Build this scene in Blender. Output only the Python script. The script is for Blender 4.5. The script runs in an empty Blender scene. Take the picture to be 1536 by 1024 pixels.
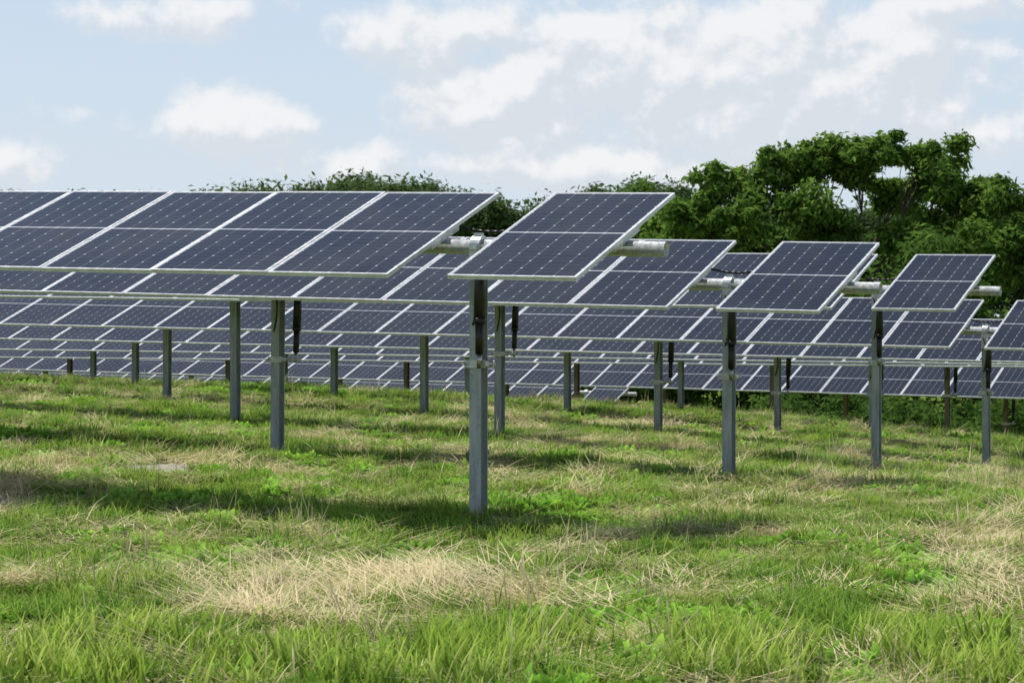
import bpy, math, random
import numpy as np
from mathutils import Vector, Matrix
random.seed(7); rng=np.random.default_rng(11)
SC=bpy.context.scene
E=1.45                      # eye height; heights below are given relative to the eye
TH=math.radians(24.6); CT,ST=math.cos(TH),math.sin(TH)
TILT=math.radians(20.5)
def W(r,p): return (CT*r+ST*p, -ST*r+CT*p)

# ------------------------------------------------------------ noise
TAB=rng.random((256,256))
def vnoise(x,y):
    x=np.asarray(x,float);y=np.asarray(y,float)
    xi=np.floor(x).astype(int);yi=np.floor(y).astype(int);fx=x-xi;fy=y-yi
    fx=fx*fx*(3-2*fx);fy=fy*fy*(3-2*fy)
    a=TAB[xi%256,yi%256];b=TAB[(xi+1)%256,yi%256];c=TAB[xi%256,(yi+1)%256];d=TAB[(xi+1)%256,(yi+1)%256]
    return (a*(1-fx)+b*fx)*(1-fy)+(c*(1-fx)+d*fx)*fy
def fbm(x,y,o=4):
    s=0;a=.5;t=0
    for i in range(o):
        s=s+a*vnoise(x*2**i+17.3*i,y*2**i+5.1*i);t+=a;a*=.5
    return s/t
# ------------------------------------------------------------ terrain
RC=np.array([-80,-45,-31,-26,-20.5,-15.5,-9.5,0,15,60.])
PC=np.array([-60,0,10,19.5,26.2,33.5,40.4,47.2,54,61,68,80,110,400.])
TT=np.array([
[-1.45]*10,
[-1.3,-1.35,-1.4,-1.42,-1.45,-1.45,-1.45,-1.45,-1.5,-1.6],
[-.9,-1.1,-1.2,-1.3,-1.33,-1.36,-1.4,-1.45,-1.5,-1.7],
[0,-.2,-.55,-.7,-.87,-1.06,-1.30,-1.45,-1.6,-1.9],
[0,-.1,-.45,-.6,-.8,-.97,-1.19,-1.5,-1.8,-2.2],
[0,-.15,-.45,-.65,-.9,-1.09,-1.47,-1.9,-2.3,-2.6],
[0,-.2,-.5,-.68,-.92,-1.19,-1.75,-2.3,-2.6,-2.8],
[0,-.25,-.51,-.69,-.98,-1.36,-1.95,-2.4,-2.7,-2.9],
[0,-.3,-.58,-.8,-1.05,-1.5,-2.05,-2.5,-2.8,-3],
[-.2,-.45,-1.05,-1.25,-1.5,-1.85,-2.2,-2.6,-2.9,-3],
[-1.2,-1.6,-2,-2.1,-2.3,-2.5,-2.6,-2.8,-3,-3],
[-3]*10,[-3.1]*10,[-4.0]*10])
def tab(r,p):
    r=np.clip(r,RC[0],RC[-1]-1e-6);p=np.clip(p,PC[0],PC[-1]-1e-6)
    i=np.clip(np.searchsorted(RC,r,side='right')-1,0,len(RC)-2)
    j=np.clip(np.searchsorted(PC,p,side='right')-1,0,len(PC)-2)
    fr=(r-RC[i])/(RC[i+1]-RC[i]);fp=(p-PC[j])/(PC[j+1]-PC[j])
    return (TT[j,i]*(1-fr)+TT[j,i+1]*fr)*(1-fp)+(TT[j+1,i]*(1-fr)+TT[j+1,i+1]*fr)*fp
def H(x,y):
    x=np.asarray(x,float);y=np.asarray(y,float)
    r=CT*x-ST*y;p=ST*x+CT*y
    s=0
    for dr in (-1.4,0,1.4):
        for dp in (-1.4,0,1.4): s=s+tab(r+dr,p+dp)
    s=s/9
    return E+s-.08+.12*(fbm(x*.35+40,y*.35+9)-.5)+.17*(fbm(x*1.3+3,y*1.3+77,3)-.5)
PATCH=[(-2.1,12.2,1.1,.9,.5),(-1.2,16.2,1.2,1.0,.35),(.6,15.5,1.2,.8,.25),(3.6,19.8,1.1,1.6,.85),(2.2,36,2.2,2.2,.75),(-.6,30,1.2,2.2,.5),
       (-1.5,47,4,3,.45),(2.5,46,2.5,2.5,.45),(-3.7,19,.9,1.2,.4),(4.5,27.5,2,1.8,.4),(1.2,26.5,1.1,1.5,.45),(7,38,2.5,2.5,.4),(3.8,13.5,.9,.6,.2),(-3.5,27,.8,1.3,.6),(-4.5,22.6,1.2,1.5,.5)]
GRAV=[(-5.0,22.2,.75,.8),(-3.7,26.5,.45,.7)]
def dry(x,y):
    x=np.asarray(x,float);y=np.asarray(y,float)
    d=np.clip((fbm(x*1.5+9,y*.8+31,5)-.485)*3.4,0,.72)
    for a,b,rx,ry,s in PATCH:
        q=((x-a)/rx)**2+((y-b)/ry)**2
        d=d+s*np.exp(-q)*(0.1+1.5*fbm(x*3+3,y*3+8,3))
    return np.clip(d,0,1)
def grav(x,y):
    g=0
    for a,b,rx,ry in GRAV:
        q=((x-a)/rx)**2+((y-b)/ry)**2
        g=g+np.clip(1.5*np.exp(-q)-.45+.9*(fbm(x*3,y*3,3)-.5),0,1)
    return np.clip(g,0,1)

# ------------------------------------------------------------ material helpers
def newmat(n):
    m=bpy.data.materials.new(n);m.use_nodes=True
    nt=m.node_tree;nt.nodes.clear()
    out=nt.nodes.new('ShaderNodeOutputMaterial')
    return m,nt,out
class N:
    def __init__(s,nt): s.nt=nt
    def node(s,t,**k):
        n=s.nt.nodes.new(t)
        for a,b in k.items(): setattr(n,a,b)
        return n
    def put(s,sock,v):
        if isinstance(v,bpy.types.NodeSocket): s.nt.links.new(v,sock)
        else: sock.default_value=v
    def m(s,op,a,b=0.0,c=0.0,clamp=False):
        n=s.node('ShaderNodeMath',operation=op,use_clamp=clamp)
        s.put(n.inputs[0],a);s.put(n.inputs[1],b)
        if len(n.inputs)>2: s.put(n.inputs[2],c)
        return n.outputs[0]
    def mix(s,f,a,b):
        n=s.node('ShaderNodeMix',data_type='RGBA')
        s.put(n.inputs[0],f);s.put(n.inputs[6],a if isinstance(a,bpy.types.NodeSocket) else (*a,1));s.put(n.inputs[7],b if isinstance(b,bpy.types.NodeSocket) else (*b,1))
        return n.outputs[2]
    def sstep(s,v,lo,hi,a=0.0,b=1.0):
        n=s.node('ShaderNodeMapRange',interpolation_type='SMOOTHSTEP')
        s.put(n.inputs[0],v);s.put(n.inputs[1],lo);s.put(n.inputs[2],hi);s.put(n.inputs[3],a);s.put(n.inputs[4],b)
        return n.outputs[0]
    def noise(s,vec,scale,detail=4,rough=.55,dist=0):
        n=s.node('ShaderNodeTexNoise')
        if vec is not None: s.put(n.inputs['Vector'],vec)
        s.put(n.inputs['Scale'],scale);s.put(n.inputs['Detail'],detail);s.put(n.inputs['Roughness'],rough);s.put(n.inputs['Distortion'],dist)
        return n.outputs['Fac']
    def attr(s,name):
        n=s.node('ShaderNodeAttribute',attribute_name=name);return n.outputs['Fac']
    def pos(s): return s.node('ShaderNodeNewGeometry').outputs['Position']
def principled(h,out,**k):
    p=h.node('ShaderNodeBsdfPrincipled')
    for a,b in k.items():
        a=a.replace('_',' ')
        if a=='Base Color' and not isinstance(b,bpy.types.NodeSocket): b=(*b,1)
        h.put(p.inputs[a],b)
    h.nt.links.new(p.outputs[0],out.inputs[0]);return p

def mat_metal(name,c1,c2,metal,r,scale=12):
    m,nt,out=newmat(name);h=N(nt)
    n=h.noise(h.pos(),scale,4,.65)
    col=h.mix(h.sstep(n,.35,.68),c1,c2)
    p=principled(h,out,Base_Color=col,Metallic=metal,Roughness=h.sstep(n,.3,.7,r-.08,r+.12))
    return m
M_FRAME=mat_metal('aluminium_frame',(.54,.55,.57),(.66,.67,.69),.2,.4)
M_GALV=mat_metal('galvanised_steel',(.42,.44,.45),(.66,.68,.69),.35,.42,25)
M_BACK=mat_metal('module_backsheet',(.5,.5,.5),(.55,.55,.55),0,.5)
M_BLACK=mat_metal('black_plastic',(.010,.010,.011),(.018,.018,.02),0,.45)
M_ROD=mat_metal('damper_rod',(.3,.3,.31),(.5,.5,.5),.8,.25)
def mat_post(name,rust):
    m,nt,out=newmat(name);h=N(nt)
    pos=h.pos()
    mp=h.node('ShaderNodeMapping');nt.links.new(pos,mp.inputs[0]);mp.inputs['Scale'].default_value=(9,9,1.2)
    n=h.noise(mp.outputs[0],1.6,5,.7)
    n2=h.noise(pos,30,3,.6)
    c=h.mix(h.sstep(n,.35,.7),(.24,.275,.29),(.42,.455,.465))
    c=h.mix(h.sstep(n2,.5,.8,0,.5),c,(.55,.57,.57))
    c=h.mix(h.sstep(n,.5-rust*.4,.75-rust*.4,0,.12+.75*rust),c,(.18,.12,.07))
    principled(h,out,Base_Color=c,Metallic=.2,Roughness=.4)
    return m
M_POST=mat_post('weathered_steel',0.0);M_RUST=mat_post('rusty_steel',1.0)

# photovoltaic glass
def mat_pv():
    m,nt,out=newmat('pv_glass');h=N(nt)
    uv=h.node('ShaderNodeUVMap',uv_map='UVMap').outputs[0]
    sp=h.node('ShaderNodeSeparateXYZ');nt.links.new(uv,sp.inputs[0])
    u,v=sp.outputs[0],sp.outputs[1]
    cu=h.m('MULTIPLY',h.m('SUBTRACT',u,.011),6/.978)       # 0..6
    vv=h.m('ABSOLUTE',h.m('SUBTRACT',v,.5))
    cv=h.m('MULTIPLY',h.m('SUBTRACT',vv,.0045),12/.4885)     # 0..12 each half
    du=h.m('ABSOLUTE',h.m('SUBTRACT',h.m('FRACT',h.m('ADD',cu,.5)),.5))
    dv=h.m('ABSOLUTE',h.m('SUBTRACT',h.m('FRACT',h.m('ADD',cv,.5)),.5))
    cv2=h.m('MULTIPLY',cv,.5)
    dv2=h.m('ABSOLUTE',h.m('SUBTRACT',h.m('FRACT',h.m('ADD',cv2,.5)),.5))
    g1=h.m('LESS_THAN',du,.012);g2=h.m('LESS_THAN',dv,.016)
    dia=h.m('LESS_THAN',h.m('ADD',du,dv2),.072)
    outm=h.m('MAXIMUM',h.m('MAXIMUM',h.m('LESS_THAN',cu,0.0),h.m('GREATER_THAN',cu,6.0)),h.m('MAXIMUM',h.m('LESS_THAN',cv,0.0),h.m('GREATER_THAN',cv,12.0)))
    cell=h.node('ShaderNodeCombineXYZ');nt.links.new(h.m('FLOOR',cu),cell.inputs[0]);nt.links.new(h.m('FLOOR',h.m('MULTIPLY',v,24)),cell.inputs[1]);
    nt.links.new(h.attr('pid'),cell.inputs[2])
    wn=h.node('ShaderNodeTexWhiteNoise');nt.links.new(cell.outputs[0],wn.inputs[0])
    base=h.mix(wn.outputs[0],(.007,.008,.012),(.011,.013,.019))
    col=h.mix(h.m('MULTIPLY',g2,.18),base,(.42,.44,.46))
    col=h.mix(h.m('MULTIPLY',g1,.40),col,(.5,.52,.54))
    col=h.mix(dia,col,(.50,.52,.55))
    col=h.mix(outm,col,(.58,.60,.62))
    dust=h.noise(h.pos(),1.3,4,.6)
    col=h.mix(h.sstep(dust,.3,.8,.005,.03),col,(.4,.39,.36))
    p=principled(h,out,Base_Color=col,Roughness=h.sstep(dust,.3,.7,.10,.2),IOR=1.34)
    return m
M_PV=mat_pv()

# ------------------------------------------------------------ mesh builder
class MB:
    def __init__(s): s.v=[];s.f=[];s.m=[];s.uv=[];s.pid=[]
    def face(s,idx,mi,uv=None,pid=0): s.f.append(idx);s.m.append(mi);s.uv.append(uv);s.pid.append(pid)
    def box(s,c,ax,hs,mi):
        b=len(s.v);a0,a1,a2=ax
        for k in (-1,1):
            for j in (-1,1):
                for i in (-1,1): s.v.append(c+a0*(hs[0]*i)+a1*(hs[1]*j)+a2*(hs[2]*k))
        for q in ((0,2,3,1),(4,5,7,6),(0,1,5,4),(2,6,7,3),(0,4,6,2),(1,3,7,5)): s.face([b+t for t in q],mi)
    def tube(s,p0,p1,r0,r1,mi,n=16,cap=True,inner=0):
        d=(p1-p0).normalized();up=Vector((0,0,1)) if abs(d.z)<.9 else Vector((1,0,0))
        a=d.cross(up).normalized();c=d.cross(a)
        b=len(s.v)
        for p,r in ((p0,r0),(p1,r1)):
            for i in range(n):
                t=2*math.pi*i/n;s.v.append(p+a*(r*math.cos(t))+c*(r*math.sin(t)))
        for i in range(n):
            j=(i+1)%n;s.face([b+i,b+j,b+n+j,b+n+i],mi)
        if inner:
            for e,(p,sg) in enumerate(((p0,1),(p1,-1))):
                bb=len(s.v);r=(r0,r1)[e]
                for rr,off in ((r*inner,0),(r*inner,.25)):
                    for i in range(n):
                        t=2*math.pi*i/n;s.v.append(p+d*(sg*off)+a*(rr*math.cos(t))+c*(rr*math.sin(t)))
                o=b+e*n
                for i in range(n):
                    j=(i+1)%n
                    s.face([o+i,o+j,bb+j,bb+i],mi);s.face([bb+i,bb+j,bb+n+j,bb+n+i],mi)
                s.face([bb+n+i for i in range(n)],mi)
        elif cap:
            s.face([b+i for i in range(n)][::-1],mi);s.face([b+n+i for i in range(n)],mi)
    def prism(s,prof,origin,ax,length,mi):
        b=len(s.v);n=len(prof);a0,a1,a2=ax
        for k in (0,length):
            for (x,y) in prof: s.v.append(origin+a0*x+a1*y+a2*k)
        for i in range(n):
            j=(i+1)%n;s.face([b+i,b+j,b+n+j,b+n+i],mi)
        s.face([b+i for i in range(n)][::-1],mi);s.face([b+n+i for i in range(n)],mi)
    def obj(s,name,mats,parent=None,smooth=False):
        me=bpy.data.meshes.new(name);me.from_pydata([tuple(v) for v in s.v],[],s.f)
        for m in mats: me.materials.append(m)
        me.polygons.foreach_set('material_index',s.m)
        if any(u is not None for u in s.uv):
            L=me.uv_layers.new(name='UVMap');k=0
            for f,u in zip(s.f,s.uv):
                for i in range(len(f)):
                    L.data[k].uv=u[i] if u else (0,0);k+=1
            at=me.attributes.new('pid','FLOAT','FACE');at.data.foreach_set('value',s.pid)
        if smooth:
            me.polygons.foreach_set('use_smooth',[len(f)==4 for f in s.f])
        me.update()
        o=bpy.data.objects.new(name,me);SC.collection.objects.link(o)
        if parent: o.parent=parent
        return o

# ------------------------------------------------------------ tracker rows
ROWS=[(19.46,-7.85,1.03,.030,-42,0),(26.17,-7.98,.88,.032,-44,0),(33.5,-8.46,1.03,.022,-46,0),(40.4,-8.66,.53,.026,-48,0),
      (47.2,-8.8,.29,.022,-50,0),(54.0,-8.9,.22,.014,-52,0),(60.8,-9.0,.16,.008,-54,1),(67.7,-9.2,-.80,.022,-60,1),(74.5,-30.1,-1.0,.022,-62,1)]
PW,PL=1.134,2.278
POSTOFF=[0,5.7,10.2,15.6,20.6,26.2,31.5,37,42]
hash_id=0
for ri,(pt,rr,z0,sl,rl,rust) in enumerate(ROWS):
    par=bpy.data.objects.new('solar_panel_row',None);SC.collection.objects.link(par)
    A=Vector((CT,-ST,-sl)).normalized()       # pointing right
    P=Vector((ST,CT,0));B=(P*math.cos(TILT)+Vector((0,0,math.sin(TILT)))).normalized()
    B=(B-A*B.dot(A)).normalized();Nn=A.cross(B).normalized()
    x,y=W(rr,pt)
    O=Vector((x,y,E+z0))
    mod=MB();tb=MB();ps=MB();dm=MB()
    offs=[0.0];t=PW+.55;k=0
    while rr-t-PW>rl:
        offs.append(t);t+=PW+.012;k+=1
    for o in offs:
        hash_id+=1
        jit=random.uniform(-.004,.004)
        c=O-A*(o+PW/2)+Nn*jit
        lip=.016;hw,hl=PW/2,PL/2
        mod.box(c+B*(hl-lip/2),(A,B,Nn),(hw,lip/2,.0175),0)
        mod.box(c-B*(hl-lip/2),(A,B,Nn),(hw,lip/2,.0175),0)
        mod.box(c+A*(hw-lip/2),(A,B,Nn),(lip/2,hl-lip,.0172),0)
        mod.box(c-A*(hw-lip/2),(A,B,Nn),(lip/2,hl-lip,.0172),0)
        iw,il=hw-lip,hl-lip
        b=len(mod.v)
        for i,j in ((-1,-1),(1,-1),(1,1),(-1,1)): mod.v.append(c+A*(iw*i)+B*(il*j)+Nn*.0145)
        mod.face([b,b+1,b+2,b+3],1,[(0,0),(1,0),(1,1),(0,1)],hash_id)
        b=len(mod.v)
        for i,j in ((-1,-1),(1,-1),(1,1),(-1,1)): mod.v.append(c+A*(iw*i)+B*(il*j)+Nn*.009)
        mod.face([b+3,b+2,b+1,b],2)
        for s_ in (-1,1):
            mod.box(c+A*(s_*(hw-.03))-Nn*.038,(A,B,Nn),(.02,.28,.02),3)
        mod.box(c-Nn*.03+B*.35,(A,B,Nn),(.05,.04,.012),4)
    mod.obj('solar_modules',[M_FRAME,M_PV,M_BACK,M_GALV,M_BLACK],par)
    TC=O-Nn*.122
    endt=offs[-1]+PW+.33
    tb.tube(TC+A*.33,TC-A*endt,.064,.064,0,24,inner=.93)
    tb.obj('torque_tube',[M_GALV],par,True)
    cb=MB();prev=None
    for i in range(13):
        f=i/12;q=O-A*(PW-.12+f*.85)+B*.42-Nn*(.05)+Vector((0,0,-.07*math.sin(math.pi*f)))
        if prev is not None: cb.tube(prev,q,.014,.014,0,6)
        prev=q
    cb.obj('module_cable',[M_BLACK],par,True)
    firstr=PW+.55/2-.02
    prof=[(-.052,-.075),(.052,-.075),(.052,-.066),(.004,-.066),(.004,.066),(.052,.066),(.052,.075),(-.052,.075),(-.052,.066),(-.004,.066),(-.004,-.066),(-.052,-.066)]
    R_=Vector((CT,-ST,0));Z=Vector((0,0,1))
    for pi,po in enumerate(POSTOFF):
        o=firstr+po
        if o>offs[-1]: break
        q=TC-A*o
        gz=float(H(q.x,q.y))
        lean=Vector((random.uniform(-.006,.006),random.uniform(-.006,.006),1)).normalized()
        base=q-lean*(q.z-gz+.4)
        top_len=(q.z-gz+.4)-.11
        ps.prism(prof,base,(R_,P,lean),top_len,0)
        ps.tube(q-A*.045,q+A*.045,.098,.098,1,20)
        ps.box(q-Z*.10,(R_,P,Z),(.07,.10,.008),1)
        for s_ in (-1,1):
            ps.box(q-Z*.16+P*(.082*s_),(R_,P,Z),(.05,.005,.13),1)
            ps.box(q+P*(.10*s_)-Z*.005,(R_,P,Z),(.035,.022,.022),1)
            for zz in (-.12,-.2):
                ps.tube(q+P*(.086*s_)+R_*.025+Z*zz,q+P*(.104*s_)+R_*.025+Z*zz,.011,.011,1,6)
        ps.box(q+Z*.105,(R_,P,Z),(.028,.04,.014),1)
        if pi<2:
            cz=-1.0
            cc=q+Z*cz
            for s_ in (-1,1):
                ps.box(cc+P*(.084*s_),(R_,P,Z),(.095,.006,.034),1)
                ps.box(cc+R_*(.062*s_),(R_,P,Z),(.006,.077,.026),1)
                ps.tube(cc+R_*(.085*s_)-P*.14,cc+R_*(.085*s_)+P*.14,.011,.011,1,8)
            if pi==0 : dr,dp=.075,-.145
            else: dr,dp=.175,.11
            ft=cc+R_*dr+P*dp
            ps.tube(cc+R_*0.02+P*(dp*.5),ft+R_*.07,.022,.022,1,10)
            tp=q+R_*(dr+.02)+P*(dp*1.25)-Z*.09
            ax=(tp-ft).normalized();L=(tp-ft).length
            dm.tube(ft-ax*.04,ft+ax*.10,.022,.022,1,12)
            dm.tube(ft+ax*.08,ft+ax*(L*.40),.036,.039,0,16)
            dm.tube(ft+ax*(L*.40),ft+ax*(L*.97),.05,.05,0,16)
            dm.tube(ft+ax*(L*.38),ft+ax*(L*.43),.056,.056,0,16)
            dm.tube(ft+ax*(L*.96),ft+ax*(L*1.0),.028,.028,1,12)
            ps.box(q+R_*(dr+.02)+P*(dp*.75)-Z*.085,(R_,P,Z),(.008,abs(dp)*.6,.035),1)
            prev=None
            for i in range(9):
                f=i/8;c_=q+R_*(-.02+.05*math.sin(f*3.1))-P*(.085)-Z*(.12+.55*f)
                if prev is not None: dm.tube(prev,c_,.009,.009,0,6)
                prev=c_
    ps.obj('steel_posts',[M_RUST if rust else M_POST,M_GALV],par)
    dm.obj('dampers',[M_BLACK,M_ROD],par,True)

# ------------------------------------------------------------ ground sheet
def axis(dense0,dense1,step,lo,hi):
    a=list(np.arange(dense0,dense1+1e-6,step));s=step
    while a[-1]<hi: s*=1.18;a.append(a[-1]+s)
    s=step
    while a[0]>lo: s*=1.18;a.insert(0,a[0]-s)
    return np.array(a)
xs=axis(-19,19,.14,-3000,3000);ys=axis(8,72,.16,-400,4000)
X,Y=np.meshgrid(xs,ys);Zh=H(X,Y)
nx,ny=len(xs),len(ys)
me=bpy.data.meshes.new('ground')
co=np.stack([X,Y,Zh],-1).reshape(-1,3).astype(np.float32)
idx=np.arange(nx*ny).reshape(ny,nx)
F=np.stack([idx[:-1,:-1],idx[:-1,1:],idx[1:,1:],idx[1:,:-1]],-1).reshape(-1,4)
def fast(me,co,F,smooth=False):
    me.vertices.add(len(co));me.vertices.foreach_set('co',np.asarray(co,np.float32).ravel())
    k=F.shape[1]
    me.loops.add(F.size);me.loops.foreach_set('vertex_index',F.ravel().astype(np.int32))
    me.polygons.add(len(F));me.polygons.foreach_set('loop_start',(np.arange(len(F))*k).astype(np.int32))
    me.polygons.foreach_set('loop_total',np.full(len(F),k,np.int32))
    if smooth: me.polygons.foreach_set('use_smooth',np.ones(len(F),bool))
    me.update(calc_edges=True);me.validate()
fast(me,co,F,True)
for nm,fn in (('dry',dry),('grav',grav)):
    at=me.attributes.new(nm,'FLOAT','POINT');at.data.foreach_set('value',fn(X,Y).ravel().astype(np.float32))
ground=bpy.data.objects.new('ground',me);SC.collection.objects.link(ground)
m,nt,out=newmat('grassy_ground');h=N(nt);pos=h.pos()
n1=h.noise(pos,9,5,.7);n2=h.noise(pos,1.1,4,.6);n3=h.noise(pos,60,3,.7)
green=h.mix(h.sstep(n1,.35,.65),(.05,.08,.018),(.17,.24,.05))
straw=h.mix(h.sstep(n3,.3,.7),(.22,.18,.09),(.60,.50,.30))
d=h.m('ADD',h.attr('dry'),h.m('MULTIPLY',h.m('SUBTRACT',n1,.5),1.4))
c=h.mix(h.sstep(d,.35,1.0),green,straw)
c=h.mix(h.sstep(n2,.62,.8,0,.25),c,(.16,.115,.06))
gr=h.mix(h.sstep(n3,.3,.7),(.16,.155,.15),(.46,.43,.39))
c=h.mix(h.sstep(h.attr('grav'),.2,.5),c,gr)
df=h.node('ShaderNodeBsdfDiffuse');nt.links.new(c,df.inputs[0]);nt.links.new(df.outputs[0],out.inputs[0])
bp=h.node('ShaderNodeBump');bp.inputs['Strength'].default_value=.8;bp.inputs['Distance'].default_value=.04
nt.links.new(n1,bp.inputs['Height']);nt.links.new(bp.outputs[0],df.inputs['Normal'])
me.materials.append(m)

# ------------------------------------------------------------ grass tufts
def mat_blade(name,root,tip,alt,transl=.3,patch=(.11,.14,.03)):
    m,nt,out=newmat(name);h=N(nt)
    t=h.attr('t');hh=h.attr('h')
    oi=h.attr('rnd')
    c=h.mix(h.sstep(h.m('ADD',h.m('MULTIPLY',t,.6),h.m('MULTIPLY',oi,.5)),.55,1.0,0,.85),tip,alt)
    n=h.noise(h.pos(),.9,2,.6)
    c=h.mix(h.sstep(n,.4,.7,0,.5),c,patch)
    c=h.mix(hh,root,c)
    hs=h.node('ShaderNodeHueSaturation');nt.links.new(c,hs.inputs['Color'])
    nt.links.new(h.m('ADD',h.m('MULTIPLY',oi,.65),.74),hs.inputs['Value'])
    d=h.node('ShaderNodeBsdfDiffuse');nt.links.new(hs.outputs[0],d.inputs[0])
    tr=h.node('ShaderNodeBsdfTranslucent');nt.links.new(hs.outputs[0],tr.inputs[0])
    mx=h.node('ShaderNodeMixShader');mx.inputs[0].default_value=transl
    nt.links.new(d.outputs[0],mx.inputs[1]);nt.links.new(tr.outputs[0],mx.inputs[2]);nt.links.new(mx.outputs[0],out.inputs[0])
    return m
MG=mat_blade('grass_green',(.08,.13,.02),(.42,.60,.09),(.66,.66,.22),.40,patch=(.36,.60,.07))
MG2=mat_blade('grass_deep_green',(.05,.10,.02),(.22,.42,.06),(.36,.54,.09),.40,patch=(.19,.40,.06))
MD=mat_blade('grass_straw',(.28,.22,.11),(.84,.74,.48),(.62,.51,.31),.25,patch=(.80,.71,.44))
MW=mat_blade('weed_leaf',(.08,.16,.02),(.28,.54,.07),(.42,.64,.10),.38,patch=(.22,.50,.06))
tcol=bpy.data.collections.new('grass_tufts')
def tuft(name,n,rad,hmin,hmax,wid,lean,curve,mat,flat=False,seg=3,leaf=False,seedhead=False,comb=False):
    V=[];Fa=[];T=[];Hh=[]
    for _ in range(n):
        a=random.uniform(0,2*math.pi);r=rad*math.sqrt(random.random())
        bx,by=r*math.cos(a),r*math.sin(a)
        hh=random.uniform(hmin,hmax);w=wid*random.uniform(.7,1.3)
        la=random.gauss(0,.45) if comb else random.uniform(0,2*math.pi)
        le=random.uniform(0,lean)+ (1.2 if flat else 0)
        cv=random.uniform(.3,1)*curve;tt=random.random()
        sa=la+math.pi/2+random.uniform(-.6,.6);sx,sy=math.cos(sa),math.sin(sa)
        x,y,z=bx,by,(random.uniform(.0,.06) if flat else -.01)
        ang=min(le,1.5);b=len(V);st=hh/seg
        for k in range(seg+1):
            f=k/seg
            if leaf: ww=w*(.15+1.7*math.sin(math.pi*min(f*.9+.05,1)))
            else: ww=w*(1-f**1.6)
            if seedhead and k>=seg-1: ww=w*2.5*(1 if k==seg-1 else .2)
            fh=.5+.5*f if flat else f
            if k<seg or leaf:
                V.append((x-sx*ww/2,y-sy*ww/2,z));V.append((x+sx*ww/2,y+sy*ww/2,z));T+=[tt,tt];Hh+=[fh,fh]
            else: V.append((x,y,z));T.append(tt);Hh.append(1)
            if k>0:
                if k<seg or leaf: Fa.append((b+2*k-2,b+2*k-1,b+2*k+1,b+2*k))
                else: Fa.append((b+2*k-2,b+2*k-1,b+2*k))
            x+=math.cos(la)*math.sin(ang)*st;y+=math.sin(la)*math.sin(ang)*st;z+=math.cos(ang)*st
            ang=min(ang+cv/seg,2.4 if not flat else 1.62)
    me=bpy.data.meshes.new(name);me.from_pydata(V,[],Fa)
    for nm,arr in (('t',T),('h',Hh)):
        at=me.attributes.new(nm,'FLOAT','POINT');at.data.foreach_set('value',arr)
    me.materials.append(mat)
    o=bpy.data.objects.new(name,me);tcol.objects.link(o)
tuft('a0_short',34,.15,.04,.10,.009,1.1,1.5,MG,seg=2)
tuft('a1_short',36,.16,.05,.13,.009,1.2,1.7,MG,seg=3)
tuft('a2_mid',30,.11,.09,.24,.008,.8,1.8,MG)
tuft('a3_deep',36,.13,.08,.20,.009,.9,1.8,MG2)
tuft('a4_straw_up',16,.13,.08,.26,.0045,1.1,.8,MD,seg=3)
tuft('a5_straw_mat',36,.20,.08,.34,.006,.4,.2,MD,flat=True,seg=2)
tuft('a6_weed',28,.13,.03,.10,.028,1.0,1.2,MW,leaf=True,seg=3)
tuft('a7_wide',14,.09,.14,.34,.016,.8,1.5,MG,seg=4)
tuft('a8_stalk',4,.12,.3,.5,.0045,.7,.4,MD,seg=3,seedhead=True)
tuft('a9_straw_combed',26,.18,.2,.55,.006,.35,.35,MD,flat=True,seg=3,comb=True)

pts=[];IDX=[];ROT=[];SCL=[]
def scatter(y0,y1,dens,spread,smin,smax):
    area=spread*(y1*y1-y0*y0)
    n=int(area*dens)
    yy=np.sqrt(rng.uniform(y0*y0,y1*y1,n));xx=rng.uniform(-spread,spread,n)*yy
    D=dry(xx,yy);G=grav(xx,yy);zz=H(xx,yy)
    lush=fbm(xx*1.1+50,yy*.9+20,4);wd=fbm(xx*1.6+150,yy*1.3+220,3);hv=fbm(xx*1.8+15,yy*1.5+22,3)
    cd=fbm(xx*.4+5,yy*.4+5,2)*12
    for i in range(n):
        if G[i]>.3 and random.random()<.9: continue
        dd=D[i];q=random.random();rz=random.uniform(0,6.28)
        if q<dd*.85:
            k=random.choice((5,9,5,9,5,4,4,1,0))
            if k==9: rz=cd[i]+random.gauss(0,.5)
        else:
            q=random.random()
            if lush[i]>.54: k=3 if q<.45 else (2 if q<.85 else 0)
            elif wd[i]>.55: k=6 if q<.6 else (1 if q<.8 else 2)
            else: k=0 if q<.26 else (1 if q<.56 else (2 if q<.69 else (4 if q<.77 else (5 if q<.88 else (9 if q<.92 else 3)))))
        if random.random()<.005: k=8
        s=random.uniform(smin,smax)
        pts.append((xx[i],yy[i],zz[i]-.005));IDX.append(k)
        ROT.append((random.uniform(-.12,.12),random.uniform(-.12,.12),rz))
        SCL.append((s,s,s*random.uniform(.6,1.1)*(.45+1.1*hv[i])))
scatter(8,16,72,.25,.8,1.25)
scatter(16,28,44,.245,.85,1.3)
scatter(28,45,21,.24,1.0,1.35)
scatter(45,75,8,.24,1.2,1.6)
for i in range(520):
    y_=random.uniform(11.2,12.9);x_=random.choice((random.gauss(-.9,.35),random.gauss(2.2,.3),random.gauss(-.2,.25),random.gauss(-2.0,.2),random.gauss(1.0,.2)))
    k=random.choice((2,3,7,7,7));s=random.uniform(.8,1.15)
    pts.append((x_,y_,float(H(x_,y_))));IDX.append(k);ROT.append((0,0,random.uniform(0,6.28)));SCL.append((s,s,s))
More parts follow.
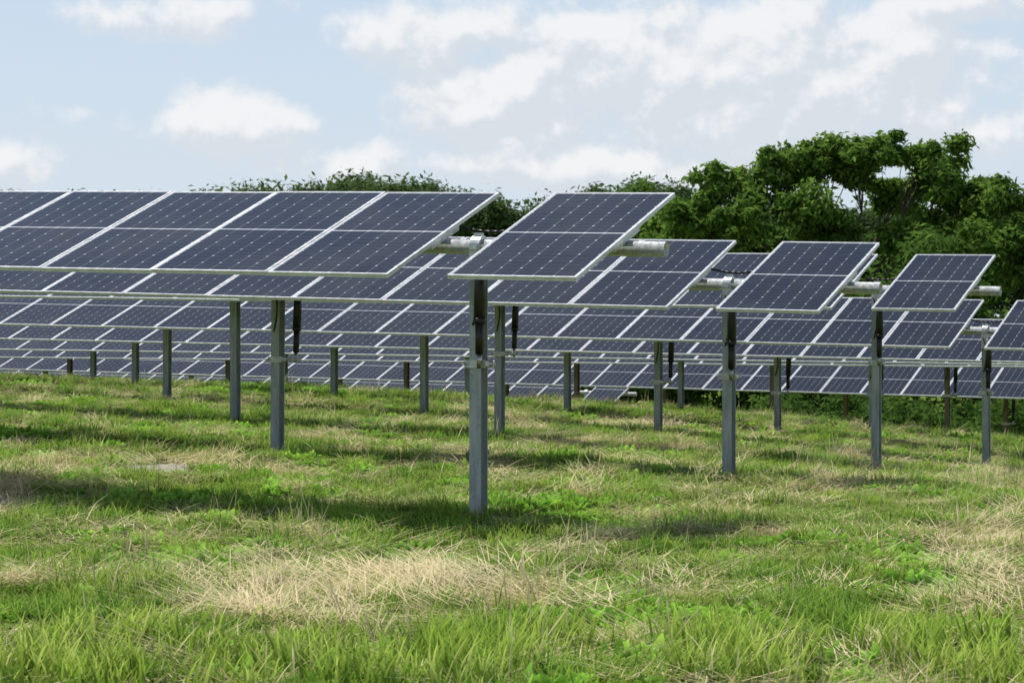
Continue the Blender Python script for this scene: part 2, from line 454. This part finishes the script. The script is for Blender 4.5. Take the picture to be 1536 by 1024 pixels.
# fan of fallen straw in the middle foreground
for i in range(70):
    x_=random.gauss(-.75,.55);y_=random.gauss(15.4,.9)
    pts.append((x_,y_,float(H(x_,y_))+.04));IDX.append(random.choice((9,9,9,5,4)));ROT.append((0,random.uniform(-.25,.05),2.6+random.gauss(0,.5)));s=random.uniform(.9,1.35);SCL.append((s,s,s*.85))
gm=bpy.data.meshes.new('grass');gm.vertices.add(len(pts));gm.vertices.foreach_set('co',np.array(pts,np.float32).ravel())
a=gm.attributes.new('idx','INT','POINT');a.data.foreach_set('value',np.array(IDX,np.int32))
a=gm.attributes.new('rot','FLOAT_VECTOR','POINT');a.data.foreach_set('vector',np.array(ROT,np.float32).ravel())
a=gm.attributes.new('scl','FLOAT_VECTOR','POINT');a.data.foreach_set('vector',np.array(SCL,np.float32).ravel())
a=gm.attributes.new('rnd','FLOAT','POINT');a.data.foreach_set('value',rng.random(len(pts)).astype(np.float32))
gm.update()
grass=bpy.data.objects.new('grass',gm);SC.collection.objects.link(grass)
ng=bpy.data.node_groups.new('scatter','GeometryNodeTree')
ng.interface.new_socket(name='Geometry',in_out='INPUT',socket_type='NodeSocketGeometry')
ng.interface.new_socket(name='Geometry',in_out='OUTPUT',socket_type='NodeSocketGeometry')
gi=ng.nodes.new('NodeGroupInput');go=ng.nodes.new('NodeGroupOutput')
ci=ng.nodes.new('GeometryNodeCollectionInfo');ci.inputs['Collection'].default_value=tcol
ci.inputs['Separate Children'].default_value=True;ci.inputs['Reset Children'].default_value=True
ip=ng.nodes.new('GeometryNodeInstanceOnPoints');ip.inputs['Pick Instance'].default_value=True
rl_=ng.nodes.new('GeometryNodeRealizeInstances')
def na(name,t):
    n=ng.nodes.new('GeometryNodeInputNamedAttribute');n.data_type=t;n.inputs['Name'].default_value=name
    return [o for o in n.outputs if o.enabled and o.name=='Attribute'][0]
ng.links.new(gi.outputs[0],ip.inputs['Points']);ng.links.new(ci.outputs[0],ip.inputs['Instance'])
ng.links.new(na('idx','INT'),ip.inputs['Instance Index']);ng.links.new(na('rot','FLOAT_VECTOR'),ip.inputs['Rotation']);ng.links.new(na('scl','FLOAT_VECTOR'),ip.inputs['Scale'])
ng.links.new(ip.outputs[0],rl_.inputs[0]);ng.links.new(rl_.outputs[0],go.inputs[0])
md=grass.modifiers.new('scatter','NODES');md.node_group=ng
print('tufts',len(pts))

# ------------------------------------------------------------ trees
def mat_leaf(name,dark,mid,light):
    m,nt,out=newmat(name);h=N(nt)
    t=h.attr('tint')
    c=h.mix(h.sstep(t,0,.6),dark,mid);c=h.mix(h.sstep(t,.5,1.0),c,light)
    d=h.node('ShaderNodeBsdfDiffuse');nt.links.new(c,d.inputs[0])
    tr=h.node('ShaderNodeBsdfTranslucent');nt.links.new(c,tr.inputs[0])
    mx=h.node('ShaderNodeMixShader');mx.inputs[0].default_value=.34
    nt.links.new(d.outputs[0],mx.inputs[1]);nt.links.new(tr.outputs[0],mx.inputs[2]);nt.links.new(mx.outputs[0],out.inputs[0])
    return m
ML1=mat_leaf('leaf_tree',(.06,.115,.024),(.145,.255,.045),(.25,.37,.08))
ML2=mat_leaf('leaf_hedge',(.045,.09,.02),(.09,.17,.034),(.16,.265,.055))
ML3=mat_leaf('leaf_far',(.06,.10,.04),(.105,.17,.06),(.15,.22,.08))
MBARK=mat_metal('bark',(.07,.055,.04),(.14,.11,.085),0,.9,6)
def leaves(clusters,per,size,flat=.75):
    C=np.repeat(clusters,per,axis=0);n=len(C)
    d=rng.normal(size=(n,3));d/=np.linalg.norm(d,axis=1)[:,None]
    rad=(rng.random(n)**.45)*C[:,3]*(1+.25*rng.normal(size=n))
    pos=C[:,:3]+d*rad[:,None]*np.array([1,1,flat])
    nr=d*.5+np.array([0,0,.55])+rng.normal(size=(n,3))*.45;nr/=np.linalg.norm(nr,axis=1)[:,None]
    u=np.cross(nr,rng.normal(size=(n,3)));u/=np.linalg.norm(u,axis=1)[:,None];w=np.cross(nr,u)
    L=size*rng.uniform(.6,1.35,n)[:,None];Wd=L*.42
    co=np.stack([pos-u*L*.5,pos+w*Wd*.5,pos+u*L*.5-nr*L*.12,pos-w*Wd*.5],1).reshape(-1,3)
    F=np.arange(4*n).reshape(n,4)
    ct=np.repeat(rng.random(len(clusters)),per)
    tint=np.clip(ct*.5+rng.random(n)*.5,0,1)
    return co,F,tint
def foliage_obj(name,clusters,per,size,mat,parent=None,flat=.75):
    co,F,t=leaves(clusters,per,size,flat)
    me=bpy.data.meshes.new(name);fast(me,co,F)
    at=me.attributes.new('tint','FLOAT','FACE');at.data.foreach_set('value',t.astype(np.float32))
    me.materials.append(mat)
    o=bpy.data.objects.new(name,me);SC.collection.objects.link(o)
    if parent:o.parent=parent
    return o
def limb(mb,p0,p1,r0,r1,bend=.15,seg=5):
    p0=Vector(p0);p1=Vector(p1);d=p1-p0;L=d.length
    off=Vector((random.uniform(-1,1),random.uniform(-1,1),random.uniform(-.2,.6)))*L*bend
    prev=p0;pr=r0
    for i in range(1,seg+1):
        f=i/seg;q=p0+d*f+off*(math.sin(math.pi*f)*.6)+Vector([random.uniform(-.03,.03)*L]*3)*(1 if i<seg else 0)
        r=r0+(r1-r0)*f;mb.tube(prev,q,pr,r,0,7,cap=False);prev=q;pr=r
def tree(name,base,lobes,ncl,per,size,mat,rt=.3,clr=.75,fork=.4):
    par=bpy.data.objects.new(name,None);SC.collection.objects.link(par)
    mb=MB();bx,by,bz=base
    topz=max(l[2] for l in lobes);fk=Vector((bx+random.uniform(-.3,.3),by,bz+(topz-bz)*fork))
    limb(mb,(bx,by,bz-.3),fk,rt,rt*.75,.03)
    cl=[]
    for (x,y,z,r) in lobes:
        c=Vector((x,y,z));jn=fk.lerp(c,.75)-Vector((0,0,r*.3))
        limb(mb,fk,jn,rt*.4,rt*.17,.10)
        k=0
        while k<ncl:
            d=Vector((random.gauss(0,1),random.gauss(0,1),random.gauss(.15,.9))).normalized()
            rr_=r*random.uniform(.4,1.1)
            q=c+Vector((d.x*rr_,d.y*rr_,d.z*rr_*.8))
            cl.append((q.x,q.y,q.z,clr*random.uniform(.5,1.15)))
            if k%3==0: limb(mb,jn,q,rt*.1,.012,.15,4)
            k+=1
    mb.obj('trunk_and_limbs',[MBARK],par,True)
    foliage_obj('leaves',np.array(cl),per,size,mat,par)
    return par
gz=lambda x,y: float(H(x,y))
tree('walnut_tree',(13.1,100,gz(13.1,100)),[(8.5,100,E+6.7,1.4),(10.6,101,E+7.4,1.5),(12.6,100.5,E+7.9,1.4),(14.2,100,E+7.9,1.5),(16.4,100,E+7.8,1.6),(17.7,99,E+6.4,1.4),(10.6,98.5,E+5.5,1.7),(7.5,99.5,E+5.2,1.6),(15.8,99,E+4.9,1.2),(15.4,102,E+6.6,.8),(12.9,99.5,E+4.7,1.2)],21,190,.33,ML1,clr=.62)
tree('walnut_tree',(20.5,97,gz(20.5,97)),[(19.5,97,E+5.4,1.6),(20.8,97,E+5.6,1.6),(18.6,96,E+4.2,1.6),(20.8,95.5,E+3.6,1.8),(23.6,97,E+4.9,1.8),(22,98,E+2.2,2),(25.5,97,E+4.4,2)],24,200,.32,ML1,clr=.68)
tree('walnut_tree',(7.2,104,gz(7.2,104)),[(6.4,104,E+4.3,1.6),(8.2,103,E+4.4,1.7),(7.2,104.5,E+5.3,1.4),(9.6,103,E+3.4,1.8),(5.9,103,E+2.6,1.5)],23,190,.31,ML1,clr=.68)
tree('maple_tree',(13,106,gz(13,106)),[(11.5,106,E+3.6,1.9),(14,106,E+3.9,1.9),(16.5,106,E+3.4,1.9),(13,105,E+1.8,2.1),(18.4,105,E+2.4,1.9),(10,105,E+4.2,1.6)],24,190,.32,ML2)
tree('maple_tree',(7.3,150,gz(7.3,150)),[(6,150,E+8.3,1.9),(8.3,150,E+8.6,1.8),(7,149,E+6.6,2.4),(10,150,E+7.2,2.4),(4.8,151,E+6,2.0),(9,149,E+4.3,2.4)],24,170,.42,ML2)
cl=[]
for i in range(1000):
    x=rng.uniform(-2,30);y=rng.uniform(88,94)
    top=2.6+1.6*math.sin(x*.55)+.9*math.sin(x*1.7+1);top=top*min(1,max(.25,(x+3)/9))
    z=gz(x,y)+.3+rng.random()**.8*(2.4+top)
    cl.append((x,y,z,rng.uniform(.45,.95)))
foliage_obj('hedge',np.array(cl),90,.30,ML2)
cl=[]
for i in range(330):
    x=rng.uniform(8,26);y=rng.uniform(80,86);z=gz(x,y)+.2+rng.random()*1.4
    cl.append((x,y,z,rng.uniform(.35,.7)))
foliage_obj('shrubs',np.array(cl),90,.22,ML2)
prof=[(-140,270),(60,300),(300,292),(352,284),(385,277),(425,288),(452,279),(480,272),(550,260),(600,267),(655,276),(700,287),(760,299),(815,302),(860,305),(895,280),(925,270),(965,264),(1010,272),(1060,300),(1200,310),(1500,300),(1800,290)]
px_=np.array([a for a,b in prof]);py_=np.array([b for a,b in prof])
cl=[]
for i in range(3600):
    x=rng.uniform(-55,60);y=rng.uniform(198,210)
    tp=(538-np.interp(768+x/204*3782,px_,py_))/3782*204
    tp+= 1.0*(fbm(x*.45,3.3,3)-.5)*2-.7
    f=rng.random()**.38
    z=gz(x,y)+1+f*(tp+E-gz(x,y)-1)
    cl.append((x,y,z,rng.uniform(.8,1.5)))
foliage_obj('distant_treeline',np.array(cl),90,.5,ML3,None,.85)

# ------------------------------------------------------------ world
world=bpy.data.worlds.new('World');SC.world=world;world.use_nodes=True
nt=world.node_tree;nt.nodes.clear();h=N(nt)
sun_dir=Vector((-.36,.33,.93)).normalized()
el=math.asin(sun_dir.z);az=math.atan2(sun_dir.x,sun_dir.y)
sky=h.node('ShaderNodeTexSky',sky_type='NISHITA',sun_disc=False,sun_elevation=el,sun_rotation=az)
sky.air_density=1.0;sky.dust_density=1.0;sky.ozone_density=1.5
g=h.node('ShaderNodeTexCoord').outputs['Generated']
CL=[(-.108,.091,.034,.016,1.0),(.0,.100,.045,.026,.95),(.05,.112,.05,.030,1.1),(.10,.104,.06,.036,1.15),(.155,.112,.045,.032,1.1),(-.03,.128,.04,.018,.92),(-.14,.132,.06,.014,.62),(.19,.09,.03,.014,.75),(-.075,.078,.06,.012,.7),(.03,.076,.12,.014,.78),(-.195,.074,.02,.014,.62),(.18,.137,.03,.014,.9),(-.165,.095,.03,.012,.5)]
def density(vec,det):
    s=h.node('ShaderNodeSeparateXYZ');nt.links.new(vec,s.inputs[0])
    a=h.m('ARCTAN2',s.outputs[0],s.outputs[1]);e=h.m('ARCSINE',s.outputs[2])
    st=h.node('ShaderNodeMapping');nt.links.new(vec,st.inputs[0]);st.inputs['Scale'].default_value=(1,1,1.1)
    n=h.noise(st.outputs[0],32,det,.57,.1);nb=h.noise(st.outputs[0],7,2,.5)
    tot=None
    for (ca,ce,ra,re,sg) in CL:
        q=h.m('ADD',h.m('POWER',h.m('ABSOLUTE',h.m('DIVIDE',h.m('SUBTRACT',a,ca),ra)),2),h.m('POWER',h.m('ABSOLUTE',h.m('DIVIDE',h.m('SUBTRACT',e,ce),re)),2))
        b=h.m('MULTIPLY',h.m('EXPONENT',h.m('MULTIPLY',q,-1)),sg)
        tot=b if tot is None else h.m('MAXIMUM',tot,b)
    gen=h.m('MULTIPLY',h.sstep(nb,.45,.65),h.sstep(e,.15,.3))
    far=h.m('MULTIPLY',h.sstep(h.m('ABSOLUTE',a),.26,.4),h.sstep(nb,.4,.65))
    tot=h.m('MAXIMUM',tot,h.m('MAXIMUM',h.m('MULTIPLY',gen,.4),h.m('MULTIPLY',far,.5)))
    return h.m('ADD',tot,h.m('MULTIPLY',h.m('SUBTRACT',n,.5),1.75))
d0=density(g,6)
off=h.node('ShaderNodeVectorMath',operation='ADD');nt.links.new(g,off.inputs[0]);off.inputs[1].default_value=(-.003,0,.007)
d1=density(off.outputs[0],5)
mask=h.sstep(d0,.25,.68)
lit=h.sstep(h.m('SUBTRACT',d0,d1),-.12,.26)
S=10
ccol=h.mix(lit,(.69*S,.74*S,.80*S),(.91*S,.915*S,.925*S))
sp=h.node('ShaderNodeSeparateXYZ');nt.links.new(g,sp.inputs[0])
haze=h.sstep(sp.outputs[2],.1,.45,.95,.0)
blue=h.mix(h.sstep(sp.outputs[2],.05,.17),(.67*S,.76*S,.85*S),(.59*S,.72*S,.87*S))
base=h.mix(haze,sky.outputs[0],blue)
col=h.mix(h.m('MULTIPLY',mask,.9),base,ccol)
bg=h.node('ShaderNodeBackground');bg.inputs[1].default_value=.1;nt.links.new(col,bg.inputs[0])
wo=h.node('ShaderNodeOutputWorld');nt.links.new(bg.outputs[0],wo.inputs[0])

# ------------------------------------------------------------ sun and camera
sl=bpy.data.lights.new('sun','SUN');sl.energy=5.0;sl.angle=math.radians(.5);sl.color=(1,.96,.89)
so=bpy.data.objects.new('sun',sl);SC.collection.objects.link(so);so.rotation_euler=(-sun_dir).to_track_quat('-Z','Y').to_euler();so.location=(-10,-5,30)
cam=bpy.data.cameras.new('camera');co_=bpy.data.objects.new('camera',cam);SC.collection.objects.link(co_)
co_.location=(0,0,E);co_.rotation_euler=(math.radians(90),0,0)
cam.sensor_width=36;cam.lens=3782/1536*36;cam.shift_y=26/1536;cam.clip_end=6000;cam.clip_start=.1
cam.dof.use_dof=True;cam.dof.focus_distance=22;cam.dof.aperture_fstop=9
SC.camera=co_
SC.view_settings.view_transform='Standard';SC.view_settings.look='None';SC.view_settings.exposure=0
